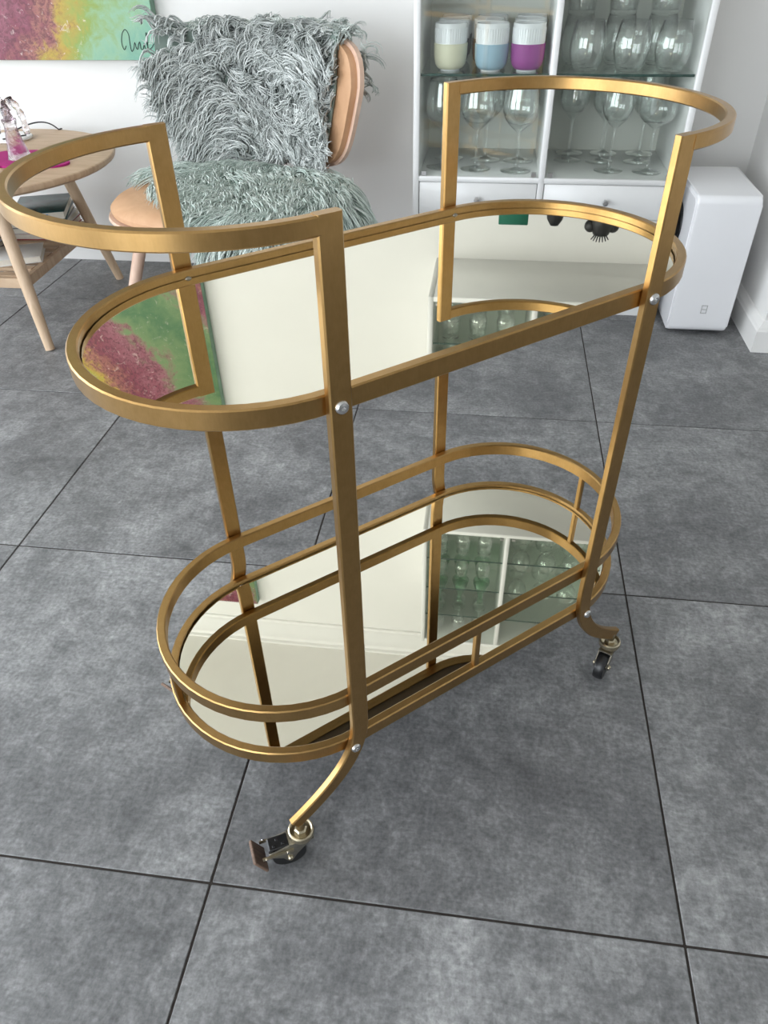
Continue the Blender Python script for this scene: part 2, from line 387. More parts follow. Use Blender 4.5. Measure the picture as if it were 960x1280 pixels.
# ---------------------------------------------------------------- bar cart
CX, CY, CTH = .2155, .3745, .7148
A_, BO, TL, TW, LW = .19, .1801, .0094, .0112, .0218
BR = BO - TL                       # outer half width of the tray rims
ZT, Z1, HR, Z2, ZG, HG, EXT = .821, .6648, .0200, .1800, .2642, .0200, .0963
cart = thing('bar_cart', 'brushed gold oval bar cart with two mirrored trays on casters', 'bar cart', (CX, CY, 0), CTH)
def stadium(r, z, n=28):
    pts = []
    for k in range(n + 1): t = -PI / 2 + PI * k / n; pts.append((A_ + r * math.cos(t), r * math.sin(t), z))
    for k in range(7): s = (k + 1) / 8; pts.append((A_ - 2 * A_ * s, r, z))
    for k in range(n + 1): t = PI / 2 + PI * k / n; pts.append((-A_ + r * math.cos(t), r * math.sin(t), z))
    for k in range(7): s = (k + 1) / 8; pts.append((-A_ + 2 * A_ * s, -r, z))
    return pts
def tray(name, zc, drop):
    rim = finish(sweep(stadium(BR - TW / 2, zc), (0, 0, 1), TW, HR, closed=True), name + '_rim', 'gold', cart)
    ledge = finish(sweep(stadium(BR - TW - .004, zc - HR / 2 + .0012), (0, 0, 1), .010, .0024, closed=True, ch=.0004), 'mirror_ledge', 'gold', rim)
    zm = zc + HR / 2 - drop
    bm = prism([(x, y) for x, y, _ in stadium(BR - TW - .0013, 0)], zm - .004, zm)
    finish(bm, name + '_mirror', 'mirror', cart, smooth=False)
    finish(prism([(x, y) for x, y, _ in stadium(BR - TW - .0013, 0)], zm - .0072, zm - .0041), 'backing_board', 'backing', cart, smooth=False)
    return rim
tray('top_tray', Z1, .009); tray('bottom_tray', Z2, .006)
gr = finish(sweep(stadium(BR - TW / 2, ZG), (0, 0, 1), TW, HG, closed=True), 'guard_rail', 'gold', cart)
for (u, v, d) in ((0, -(BR - TW / 2), 0), (0, BR - TW / 2, 0), (A_ + BR - TW / 2, 0, 1), (-A_ - BR + TW / 2, 0, 1)):
    z0, z1 = Z2 + HR / 2 - .001, ZG - HG / 2 + .001
    finish(sweep([(u, v, z0), (u, v, z1)], (0, 1, 0) if not d else (1, 0, 0), .0085, .0085), 'rail_post', 'gold', gr)
foot = bez((A_, 0, .225), (A_, 0, .168), (A_ + .030, 0, .126), (A_ + EXT + .007, 0, .086), 18)
foot_b = bez((A_, 0, .225), (A_, 0, .166), (A_ + .026, 0, .120), (A_ + EXT + .001, 0, .079), 18)
def bolt_mesh():
    bm = bmesh.new()   # hex socket button head facing -Y
    prof = [(.0, .0012), (.0026, .0012), (.0026, .0034), (.0050, .0030), (.0062, .0018), (.0066, 0)]
    add_lathe(bm, prof, 20, mat=Matrix.Rotation(PI / 2, 4, 'X')); return bm
def bolt(parent, u, v, z, flip=False, mat='zinc', sc=1.0):
    o = finish(bolt_mesh(), 'bolt', mat, parent); o.location = (u, v, z); o.scale = (sc,) * 3
    if flip: o.rotation_euler = (0, 0, PI)
    return o
for su in (-1, 1):
    for sv in (-1, 1):
        v = sv * (BO - TL / 2)
        path = [(su * A_, v, ZT), (su * A_, v, .75), (su * A_, v, .6), (su * A_, v, .45)] + [(su * x, v, z) for x, _, z in (foot if su < 0 else foot_b)]
        wid = [LW] * 4 + [LW - .0025 * k / (len(foot) - 1) for k in range(len(foot))]
        leg = finish(sweep(path, (0, 1, 0), wid, TL), 'leg', 'gold', cart)
        bolt(leg, su * A_, sv * BO, Z1, sv > 0); bolt(leg, su * (A_ + .0095), sv * BO, Z2, sv > 0)
        n1 = bolt(leg, su * A_, sv * (BR - TW), Z1 - .001, sv < 0, 'steel', .7); n2 = bolt(leg, su * (A_ + .008), sv * (BR - TW) * .999, Z2 + .001, sv < 0, 'steel', .55)
    hp = [(su * (A_ + LW / 2 - .003), -(BO - TL / 2), ZT - .0076)]
    for k in range(41): t = -PI / 2 + PI * k / 40; hp.append((su * (A_ + LW / 2 + (BO - TL / 2) * math.cos(t) * (1 - .04)), (BO - TL / 2) * math.sin(t), ZT - .0076))
    hp.append((su * (A_ + LW / 2 - .003), BO - TL / 2, ZT - .0076))
    finish(sweep(hp, (0, 0, 1), TL + .001, .0146), 'handle', 'gold', cart)
def caster(u, v, ang_world, brake):
    ang = ang_world - CTH
    tr = .020; az = .0240
    bm = bmesh.new()
    # cheek plates of the fork with a top plate, rounded round the axle
    for s in (-1, 1):
        y0, y1 = (s * .0092, s * .0110) if s > 0 else (-.0110, -.0092)
        out = [(-.012, .053), (.014, .053)] + ([(.046, .046), (.046, .038)] if brake else [(.030, .042)]) + [(tr + .009, az + .003), (tr + .004, az - .006), (tr - .004, az - .006), (tr - .010, az + .004)]
        lo = [bm.verts.new((x, y0, z)) for x, z in out]; hi = [bm.verts.new((x, y1, z)) for x, z in out]
        bm.faces.new(lo); bm.faces.new(hi[::-1])
        for k in range(len(out)): bm.faces.new((lo[k], lo[(k + 1) % len(out)], hi[(k + 1) % len(out)], hi[k]))
    add_box(bm, -.014, .019, -.0110, .0110, .0515, .0535)
    f = finish(bm, 'caster', 'steel', cart, ang=30); f.location = (u, v, 0); f.rotation_euler = (0, 0, ang)
    wp = [(.006, -.0078), (.0222, -.0078), (.0234, -.0055), (.0238, 0), (.0234, .0055), (.0222, .0078), (.006, .0078)]
    finish(add_lathe(bmesh.new(), wp, 32, closed=True, mat=Matrix.Translation((tr, 0, az + .0003)) @ Matrix.Rotation(PI / 2, 4, 'X')), 'wheel', 'rubber', f)
    finish(add_lathe(bmesh.new(), [(0, -.0145), (.0025, -.0145), (.0042, -.0125), (.0042, .0125), (.0025, .0145), (0, .0145)], 16, mat=Matrix.Translation((tr, 0, az)) @ Matrix.Rotation(PI / 2, 4, 'X')), 'axle', 'brass', f)
    cup = [(r_, z_ + .0065) for r_, z_ in ((.006, .0485), (.0125, .0470), (.0165, .0495), (.0174, .0540), (.0166, .0580), (.0148, .0592), (.0130, .0580), (.0126, .0550), (.006, .0545))]
    finish(lathe(cup, 32, closed=True), 'swivel_cup', 'brass', f)
    finish(add_lathe(add_lathe(bmesh.new(), [(0, .052), (.0056, .052), (.0056, .082), (0, .082)], 16), [(0, .060), (.0088, .060), (.0088, .0665), (.0065, .0685), (0, .0685)], 6), 'stem', 'brass', f)
    if brake:
        b = bmesh.new(); add_box(b, .019, .045, -.0090, .0090, .049, .0525, .0012); add_box(b, .040, .046, -.0088, .0088, .030, .051, .0012)
        for (x, y) in ((.026, .004), (.033, -.003), (.038, .005)): add_box(b, x - .002, x + .002, y - .0016, y + .0016, .0522, .0540, .0005)
        finish(b, 'brake_block', 'rubber', f)
        for s in (-1, 1): finish(box(.014, .055, s * .0120 - .0009, s * .0120 + .0009, .0395, .0450), 'brake_arm', 'brass', f)
        p = finish(box(-.0022, .0022, -.0165, .0165, -.0170, .0170, .001), 'brake_pedal', 'pedal', f)
        p.location = (.0590, 0, .0330); p.rotation_euler = (0, math.radians(24), 0)
        for s in (-1, 1):
            for x in (.022, .050): finish(add_lathe(bmesh.new(), [(0, -.0012), (.0017, -.0012), (.0017, .0012), (0, .0012)], 10, mat=Matrix.Translation((x, s * .0134, .0422)) @ Matrix.Rotation(PI / 2, 4, 'X')), 'rivet', 'zinc', f)
E_ = A_ + EXT; VV = BO - TL / 2
caster(-E_, -VV, math.radians(207), True); caster(E_ - .005, -VV, math.radians(246), False)
caster(-E_, VV, math.radians(243), True); caster(E_ - .005, VV, math.radians(200), False)

# ---------------------------------------------------------------- cabinets
def knob_mesh(): return add_lathe(bmesh.new(), [(0, .0), (.0042, 0), (.0042, .012), (.0078, .015), (.0082, .022), (.0070, .0245), (0, .0250)], 20, mat=Matrix.Rotation(PI / 2, 4, 'X'))
def glass_door(parent, x0, x1, z0, z1, y):
    d = finish(box(x0, x1, y - .0025, y + .0025, z0, z1), 'glass_door', 'pane', parent, smooth=False)
    for x in (x0 + .012, x1 - .012):
        h = finish(box(x - .007, x + .007, y - .0045, y + .006, z0 + .001, z0 + .012, .001), 'hinge', 'knob', d)
    return d
def glass_shelf(parent, x0, x1, y0, y1, z):
    s = finish(box(x0, x1, y0 + .0012, y1, z - .006, z), 'glass_shelf', 'shelf', parent, smooth=False)
    finish(box(x0, x1, y0, y0 + .0012, z - .006, z), 'polished_edge', 'shelf_edge', s, smooth=False)
CB0, CB1, CF, CBK, CTOP = .077, .811, 1.81, YB - .004, .965
cab = thing('display_cabinet', 'tall white cabinet with glass doors above two rows of drawers', 'cabinet', (0, 0, 0))
PT = .017; MID = .438
finish(box(CB0, CB0 + PT, CF, CBK, 0, CTOP, .0015), 'side_panel', 'lacquer', cab, ang=60)
finish(box(CB1 - PT, CB1, CF, CBK, 0, CTOP, .0015), 'side_panel', 'lacquer', cab, ang=60)
finish(box(MID - PT / 2, MID + PT / 2, CF, CBK - .01, .06, CTOP - PT, .0015), 'divider', 'lacquer', cab, ang=60)
finish(box(CB0 + PT, CB1 - PT, CF, CBK - .008, CTOP - PT, CTOP, .0015), 'top_panel', 'lacquer', cab, ang=60)
finish(box(CB0 + PT, CB1 - PT, CF, CBK - .008, .3895, .4045, .0015), 'middle_panel', 'lacquer', cab, ang=60)
finish(box(CB0 + PT, CB1 - PT, CF, CBK - .008, .045, .06, .0015), 'bottom_panel', 'lacquer', cab, ang=60)
finish(box(CB0 + PT, CB1 - PT, CBK - .008, CBK, .045, CTOP), 'back_panel', 'interior', cab, smooth=False)
finish(box(CB0 + PT, CB1 - PT, CF + .03, CF + .045, 0, .045), 'plinth', 'lacquer', cab, smooth=False)
bays = ((CB0 + PT, MID - PT / 2), (MID + PT / 2, CB1 - PT))
for a, b in bays:
    glass_door(cab, a + .002, b - .002, .4055, CTOP - PT - .002, CF + .004)
    glass_shelf(cab, a + .001, b - .001, CF + .016, CBK - .012, .655)
    for z0, z1 in ((.2965, .3875), (.2035, .2945), (.062, .2015)):
        d = finish(box(a + .002, b - .002, CF + .003, CF + .020, z0, z1, .0015), 'drawer', 'lacquer', cab, ang=60)
        k = finish(knob_mesh(), 'knob', 'knob', d); k.location = ((a + b) / 2, CF + .003, (z0 + z1) / 2 + .004)
# the wall cabinet above it, seen in the tray mirrors
U0, U1, UZ0, UZ1, UF = .128, .862, 1.285, 1.955, 1.815
UM = (U0 + U1) / 2 - .03
wc = thing('wall_cabinet', 'wall-hung white cabinet with glass doors reflected in the trays', 'cabinet', (0, 0, 0))
for x0, x1 in ((U0, U0 + PT), (U1 - PT, U1)): finish(box(x0, x1, UF, YB, UZ0, UZ1, .0015), 'side_panel', 'lacquer', wc, ang=60)
finish(box(UM - PT / 2, UM + PT / 2, UF, YB - .01, UZ0 + PT, UZ1 - PT, .0015), 'divider', 'lacquer', wc, ang=60)
finish(box(U0 + PT, U1 - PT, UF, YB, UZ0, UZ0 + PT, .0015), 'bottom_panel', 'lacquer', wc, ang=60)
finish(box(U0 + PT, U1 - PT, UF, YB, UZ1 - PT, UZ1, .0015), 'top_panel', 'lacquer', wc, ang=60)
finish(box(U0 + PT, U1 - PT, YB - .008, YB, UZ0 + PT, UZ1 - PT), 'back_panel', 'interior', wc, smooth=False)
ubays = ((U0 + PT, UM - PT / 2), (UM + PT / 2, U1 - PT))
for a, b in ubays:
    glass_door(wc, a + .002, b - .002, UZ0 + PT + .002, UZ1 - PT - .002, UF + .004)
    for z in (1.455, 1.625, 1.79): glass_shelf(wc, a + .001, b - .001, UF + .016, YB - .012, z)

# ---------------------------------------------------------------- glassware and mugs
def wine_profile(h, rb, rr, rf, stem):
    zb = stem; o = [(0, .0), (rf, .0), (rf, .0012), (rf * .55, .0032), (.0052, .0085), (.0036, .02), (.0034, stem * .75), (.0046, stem - .004)]
    n = 12
    for k in range(1, n + 1):
        t = k / n; z = zb + (h - zb) * t
        r = rb * math.sin(min(1, t / .42) * PI / 2) ** .62 if t < .42 else rb + (rr - rb) * ((t - .42) / .58) ** 1.7
        o.append((r, z))
    inn = []
    for k in range(n, 1, -1):
        t = k / n; z = zb + (h - zb) * t
        r = rb * math.sin(min(1, t / .42) * PI / 2) ** .62 if t < .42 else rb + (rr - rb) * ((t - .42) / .58) ** 1.7
        inn.append((r - .0012, z + (.001 if k < n else 0)))
    return o + inn + [(0, zb + .012)]
def proto_mesh(prof, n=28, name='glass'):
    bm = lathe(prof, n); bmesh.ops.recalc_face_normals(bm, faces=bm.faces)
    me = bpy.data.meshes.new(name); bm.to_mesh(me); bm.free(); me.polygons.foreach_set('use_smooth', [True] * len(me.polygons)); return me
def inst(me, name, mat, loc, label, cat, group=None, rz=0, s=1.0):
    if not me.materials: me.materials.append(MATS[mat])
    o = bpy.data.objects.new(name, me); COL.objects.link(o); o.location = loc; o.rotation_euler = (0, 0, rz); o.scale = (s,) * 3
    return tag(o, label, cat, group)
ME_WINE = proto_mesh(wine_profile(.226, .0480, .0380, .0440, .104), 32, 'wine_glass')
ME_WHITE = proto_mesh(wine_profile(.226, .0410, .0320, .0400, .112), 32, 'wine_glass')
ME_SAUCER = proto_mesh(wine_profile(.200, .0500, .0500, .0400, .115), 32, 'wine_glass')
ZS = .4046
for x, y, lb in ((.150, 1.915, 'front row next to the cabinet side panel'), (.250, 1.900, 'front row, middle one'), (.366, 1.885, 'front row next to the divider'),
                 (.165, 2.020, 'back row next to the cabinet side panel'), (.276, 2.005, 'back row, middle one'), (.374, 2.000, 'back row next to the divider')):
    inst(ME_WINE, 'wine_glass', 'thin_glass', (x, y, ZS), 'large wine glass below the mug shelf, ' + lb, 'wine glass', 'red wine glasses below the mugs')
for x, y, lb in ((.628, 1.905, 'front row beside the wide-bowled glass'), (.520, 2.015, 'second row next to the divider'), (.612, 2.005, 'second row, middle one'), (.722, 2.008, 'second row next to the side panel'),
                 (.530, 2.099, 'last row next to the divider'), (.632, 2.099, 'last row, middle one'), (.738, 2.099, 'last row next to the side panel')):
    inst(ME_WHITE, 'wine_glass', 'thin_glass', (x, y, ZS), 'slim wine glass below the stemless glasses, ' + lb, 'wine glass', 'slim wine glasses beside the divider')
inst(ME_SAUCER, 'wine_glass', 'thin_glass', (.733, 1.897, ZS), 'wide-bowled clear glass with long stem beside cabinet side panel', 'wine glass')
stl = [(0, 0), (.026, 0), (.030, .003), (.040, .020), (.0455, .045), (.044, .070), (.037, .112), (.0355, .112), (.0425, .070), (.044, .045), (.0385, .021), (.028, .009), (0, .007)]
ME_STEM = proto_mesh(stl, 32, 'stemless_glass')
tmb = [(0, 0), (.0340, 0), (.0362, .003), (.0400, .095), (.0387, .095), (.0348, .012), (0, .010)]
ME_TUMB = proto_mesh(tmb, 32, 'tumbler')
SIDE3 = ('next to the divider', 'in the middle', 'next to the side panel')
for (x, y), lb in zip(((.522, 1.875), (.632, 1.869), (.735, 1.869)), SIDE3):
    inst(ME_STEM, 'stemless_glass', 'thin_glass', (x, y, .6555), 'rounded stemless glass, front row of glass shelf, ' + lb, 'glass', 'front stemless glasses')
for x, lb in zip((.505, .612, .718), SIDE3):
    inst(ME_STEM, 'stemless_glass', 'thin_glass', (x, 1.985, .6555), 'rounded stemless glass carrying a tumbler, back row ' + lb, 'glass', 'back stemless glasses')
    inst(ME_TUMB, 'tumbler', 'thin_glass', (x, 1.985, .7678), 'straight tumbler stacked on a stemless glass ' + lb, 'glass', 'stacked tumblers')
# mugs: porcelain with a coloured sleeve round the lower half
def mug(x, y, col, label, group=None):
    m = thing('mug', label, 'mug', (x, y, .6552), 0, group)
    outer = [(0, .0), (.0255, .0), (.0275, .002), (.0275, .004), (.033, .006), (.0395, .014), (.0428, .028), (.0436, .045), (.0440, .0622)]
    upper = [(.0428, .0620), (.0425, .075), (.0418, .1055), (.0405, .1070), (.0392, .1055), (.0398, .075), (.0398, .03), (.034, .012), (0, .010)]
    finish(lathe([(0, 0.0), (.0262, 0.0), (.0268, .005), (.0400, .020), (.0428, .060)] + upper, 40), 'cup', 'porcelain', m, ang=40)
    finish(lathe([(.0272, .004), (.033, .006), (.0395, .014), (.0430, .028), (.0440, .045), (.0444, .0622), (.0432, .0628), (.0425, .0600), (.0388, .018)], 40, closed=True), 'sleeve', 'mug_' + col, m, ang=40)
    fl_ = bmesh.new()
    for k in range(40):
        a = 2 * PI * k / 40; add_box(fl_, .0416, .0430, -.0022, .0022, .066, .097, .0006, mat=Matrix.Rotation(a, 4, 'Z'))
    o = finish(fl_, 'fluting', 'porcelain', m); o['kind'] = 'stuff'
    return m
for x, y, c, lb in ((.168, 1.884, 'cream', 'white mug with pale cream sleeve in front row on shelf'),
                    (.276, 1.876, 'sky', 'white mug with light blue sleeve in front row on shelf'),
                    (.370, 1.877, 'orchid', 'white mug with purple sleeve in front row on shelf'),
                    (.170, 1.980, 'charcoal', 'white mug with charcoal sleeve behind the cream mug'),
                    (.265, 1.972, 'navy', 'white mug with navy sleeve behind the light blue mug'),
                    (.374, 1.972, 'charcoal', 'white mug with charcoal sleeve behind the purple mug'),
                    (.172, 2.074, 'olive', 'white mug at the back against the panel, third behind the cream mug'),
                    (.272, 2.068, 'olive', 'white mug at the back against the panel, third behind the light blue mug'),
                    (.380, 2.068, 'olive', 'white mug at the back against the panel, third behind the purple mug')):
    mug(x, y, c, lb)
# wall-cabinet contents
ME_SMALL = proto_mesh(wine_profile(.135, .0300, .0260, .0290, .062), 24, 'liqueur_glass')
carafe = [(0, 0), (.034, 0), (.036, .004), (.034, .02), (.020, .065), (.011, .095), (.011, .125), (.015, .130), (.013, .131), (.0095, .125), (.0095, .095), (.018, .065), (.032, .02), (0, .006)]
ME_CAR = proto_mesh(carafe, 24, 'carafe')
ball = [(0, 0), (.020, 0), (.034, .018), (.042, .045), (.040, .066), (.030, .084), (.0285, .084), (.038, .066), (.040, .045), (.032, .020), (0, .008)]
ME_BALL = proto_mesh(ball, 20, 'tealight_bowl')
LEV = ('bottom', 'second', 'third', 'top'); ROW = ('by the door', 'at the back'); POSL = ('next to the outer panel', 'in the middle', 'next to the divider')
for lv, (z, row) in enumerate(((UZ0 + PT, ME_SMALL), (1.4552, ME_SMALL), (1.6252, ME_CAR), (1.7902, ME_SMALL))):
    for x, pl in zip((.20, .29, .38), POSL):
        for y, rl in zip((1.90, 2.03), ROW):
            if row is ME_CAR: inst(row, 'carafe', 'green_glass', (x, y, z + .0003), 'green carafe in the wall cabinet %s, %s' % (rl, pl), 'carafe', 'green carafes in the wall cabinet')
            else: inst(row, 'liqueur_glass', 'thin_glass', (x, y, z + .0003), 'small stemmed glass, %s level of wall cabinet %s, %s' % (LEV[lv], rl, pl), 'glass', 'small glasses in the wall cabinet')
for lv, z in enumerate((UZ0 + PT, 1.4552, 1.6252)):
    for x, pl in zip((.535, .640, .745), SIDE3):
        for y, rl in zip((1.91, 2.04), ROW): inst(ME_BALL, 'glass_bowl', 'thin_glass', (x, y, z + .0003), 'round clear bowl, %s level of wall cabinet %s, %s' % (LEV[lv], rl, pl), 'bowl', 'round bowls in the wall cabinet')
# ornaments on top of the display cabinet (reflected in the upper tray)
tag(finish(box(.331, .421, 1.955, 2.010, CTOP, 1.103, .002), 'emerald_box', 'green_box', ang=60), 'emerald green box standing on top of the white cabinet', 'box')
def head_vase():
    t = thing('head_ornament', 'smooth black egg-shaped head ornament on the cabinet', 'ornament', (.503, 1.98, CTOP))
    finish(lathe([(0, 0), (.022, 0), (.022, .012), (.012, .024), (.016, .042), (.026, .070), (.0285, .098), (.024, .124), (.013, .142), (0, .146)], 28), 'head', 'black', t)
    return t
head_vase()
def spiky_head():
    t = thing('spiky_head_ornament', 'black head ornament with ear buns and spiky hair', 'ornament', (.648, 1.98, CTOP))
    bm = bmesh.new(); add_lathe(bm, [(0, 0), (.034, 0), (.032, .03), (.018, .052), (.020, .078), (.034, .108), (.035, .140), (.024, .166), (0, .176)], 28)
    finish(bm, 'head', 'black', t)
    for s in (-1, 1):
        b = bmesh.new(); bmesh.ops.create_uvsphere(b, u_segments=16, v_segments=10, radius=.019, matrix=Matrix.Translation((s * .034, 0, .142))); finish(b, 'ear', 'black', t)
    for k in range(7):
        a = (k - 3) * .30; finish(tube([(.014 * math.sin(a), 0, .160), (.034 * math.sin(a), 0, .170 + .022 * math.cos(a))], [.0032, .0016], 8), 'spike', 'black', t)
spiky_head()

# ---------------------------------------------------------------- floor-standing speaker
SX0, SX1, SY0, SY1, SZ0, SZ1 = .846, 1.012, 1.712, 2.035, .012, .392
spk = thing('floor_speaker', 'glossy white floor-standing speaker with rounded edges beside the cabinet', 'speaker', ((SX0 + SX1) / 2, (SY0 + SY1) / 2, 0))
w2, d2 = (SX1 - SX0) / 2, (SY1 - SY0) / 2
def rrect(y0, y1, z0, z1, r, n=7):
    o = []
    for cy_, cz_, a0 in ((y1 - r, z1 - r, 0), (y0 + r, z1 - r, PI / 2), (y0 + r, z0 + r, PI), (y1 - r, z0 + r, 3 * PI / 2)):
        for k in range(n + 1): a = a0 + PI / 2 * k / n; o.append((cy_ + r * math.cos(a), cz_ + r * math.sin(a)))
    return o
bm = bmesh.new(); out = rrect(-d2, d2, SZ0, SZ1, .020)
lo = [bm.verts.new((-w2, y, z)) for y, z in out]; hi = [bm.verts.new((w2, y, z)) for y, z in out]
f0 = bm.faces.new(lo); f1 = bm.faces.new(hi[::-1])
for k in range(len(out)): bm.faces.new((lo[k], lo[(k + 1) % len(out)], hi[(k + 1) % len(out)], hi[k]))
bmesh.ops.bevel(bm, geom=list(f0.edges) + list(f1.edges), offset=.007, segments=3, affect='EDGES', profile=.5)
finish(bm, 'shell', 'speaker', spk, ang=40)
bm = bmesh.new(); out2 = rrect(-d2 + .014, d2 - .014, SZ0 + .014, SZ1 - .014, .016)
lo = [bm.verts.new((-w2 - .0012, y, z)) for y, z in out2]; hi = [bm.verts.new((-w2 + .001, y, z)) for y, z in out2]
bm.faces.new(lo); bm.faces.new(hi[::-1])
for k in range(len(out2)): bm.faces.new((lo[k], lo[(k + 1) % len(out2)], hi[(k + 1) % len(out2)], hi[k]))
finish(bm, 'side_panel', 'speaker', spk, ang=40)
RY = Matrix.Rotation(-PI / 2, 4, 'Y')
for z in (.275, .115):
    finish(add_lathe(bmesh.new(), [(0, .0025), (.018, .0035), (.030, .0012), (.046, .0012), (.052, .0045), (.056, .0035), (.058, .0008)], 40, mat=Matrix.Translation((-w2 - .001, 0, z)) @ RY), 'side_driver', 'black', spk)
badge = bmesh.new()   # outlined badge: a tall rounded frame split in two windows
bx, bz, by = .006, .070, -d2 - .0006
for (x0, x1, z0, z1) in ((-.0085, -.0062, 0, .025), (.0062, .0085, 0, .025), (-.0085, .0085, 0, .0023), (-.0085, .0085, .0227, .025), (-.0085, .0085, .0110, .0134)):
    add_box(badge, bx + x0, bx + x1, by, by + .0012, bz + z0, bz + z1, .0003)
finish(badge, 'badge', 'logo', spk)
finish(add_lathe(bmesh.new(), [(0, 0), (.0022, 0), (.0022, .001), (0, .001)], 14, mat=Matrix.Translation((bx + .001, by + .0008, bz + .0180)) @ Matrix.Rotation(PI / 2, 4, 'X')), 'status_light', 'devicewhite', spk)
for sx in (-1, 1):
    for sy in (-1, 1): finish(add_lathe(bmesh.new(), [(0, 0), (.011, 0), (.011, .013), (0, .013)], 14, loc=(sx * .055, sy * .11, 0)), 'foot', 'rubber', spk)

# ---------------------------------------------------------------- painting
pt = thing('painting', 'large unframed abstract painting of pink blossom fading to teal', 'painting', (-1.33, YB - .002, 1.40))
PX0, PX1, PZ0, PZ1 = -.60, .590, -.755, .735
finish(box(PX0, PX1, -.034, 0, PZ0, PZ1, .002), 'canvas', 'canvas_edge', pt, ang=60)
finish(box(PX0 + .001, PX1 - .001, -.0355, -.0338, PZ0 + .001, PZ1 - .001), 'painted_face', 'painting', pt, smooth=False)
# loose handwritten signature in the lower right corner
sg = []
def stroke(pts): sg.append(pts)
ox, oz, k_ = .487, -.735, .00105
def P2(x, y): return (ox + x * k_, -.0362, oz + y * k_)
stroke([P2(*p) for p in ((2, 18), (-6, 8), (-10, 24), (-4, 46), (8, 58), (16, 46), (15, 22), (16, 4), (24, 12), (30, 26), (32, 12), (36, 10), (42, 24), (46, 26), (46, 10), (52, 10), (58, 24))])
stroke([P2(*p) for p in ((58, 24), (60, 10), (66, 10), (72, 40), (70, 50), (66, 30), (70, 10), (80, 14), (88, 22), (96, 18))])
bm = bmesh.new()
for s in sg:
    cr = []
    for i in range(len(s) - 1):
        p0, p1, p2_, p3 = Vector(s[max(i - 1, 0)]), Vector(s[i]), Vector(s[i + 1]), Vector(s[min(i + 2, len(s) - 1)])
        for q in range(5):
            t = q / 5; cr.append(.5 * ((2 * p1) + (p2_ - p0) * t + (2 * p0 - 5 * p1 + 4 * p2_ - p3) * t * t + (3 * p1 - p0 - 3 * p2_ + p3) * t ** 3))
    add_tube(bm, cr, .0011, 5)
finish(bm, 'signature', 'ink', pt)

# ---------------------------------------------------------------- round side table
TZ, TCX, TCY, TR = .455, -1.18, 1.708, .386
tb = thing('side_table', 'round pale oak side table with slatted shelf below', 'table', (TCX, TCY, 0))
finish(lathe([(0, TZ - .022), (TR - .012, TZ - .022), (TR - .003, TZ - .016), (TR, TZ - .008), (TR - .001, TZ - .002), (TR - .004, TZ), (0, TZ)], 72), 'table_top', 'oak', tb, ang=30)
feet = ((.220, -.273), (.201, .277), (-.22, .275), (-.22, -.275)); tops = ((.155, -.205), (.120, .205), (-.15, .205), (-.15, -.205))
legp = []
for (fx, fy), (tx, ty) in zip(feet, tops):
    p0, p1 = V(fx, fy, 0), V(tx, ty, TZ - .020); legp.append((p0, p1))
    n = p0.lerp(p1, .0)
    finish(tube([p0, p0.lerp(p1, .35), p0.lerp(p1, .7), p1], [.0135, .0165, .0180, .0175], 18), 'leg', 'oak_leg', tb)
def at(i, z): a, b = legp[i]; return a.lerp(b, z / b.z)
SHZ = .190
for i, j in ((0, 1), (1, 2), (2, 3), (3, 0)):
    a, b = at(i, SHZ), at(j, SHZ); d = (b - a).normalized() * .008
    finish(sweep([a + d, b - d], (0, 0, 1), .016, .028), 'shelf_rail', 'oak', tb)
a0, a1, a2, a3 = (at(i, SHZ) for i in range(4))
for k in range(9):
    t = (k + .5) / 9; p, q = a0.lerp(a1, t), a3.lerp(a2, t); d = (q - p).normalized() * .010
    up = V(0, 0, .009); finish(sweep([p + d + up, q - d + up], (0, 0, 1), .030, .010), 'shelf_slat', 'oak', tb)
SHT = SHZ + .0142
def book(x, y, z, w, d, h, rz, cover, label, pages='paper', ribbon=False):
    """w along the spine-to-edge direction, d along the spine; spine on the -X side"""
    b = thing('book', label, 'book', (x, y, z), math.radians(rz), 'books on the table shelf')
    bm = bmesh.new(); c = .0022
    add_box(bm, -w / 2, w / 2, -d / 2, d / 2, 0, c, .0005); add_box(bm, -w / 2, w / 2, -d / 2, d / 2, h - c, h, .0005); add_box(bm, -w / 2, -w / 2 + c, -d / 2, d / 2, 0, h, .0005)
    finish(bm, 'cover', 'cover_' + cover, b, ang=60)
    finish(box(-w / 2 + c, w / 2 - .004, -d / 2 + .003, d / 2 - .003, c, h - c), 'page_block', pages, b, smooth=False)
    if ribbon: finish(sweep([(.0, -d / 2 + .02, h * .5), (.0, -d / 2 - .004, h * .45), (.004, -d / 2 - .012, .0022), (.012, -d / 2 - .032, .0012)], (1, 0, 0), .0008, .005, ch=.0002), 'ribbon', 'cover_mauve', b)
    return b
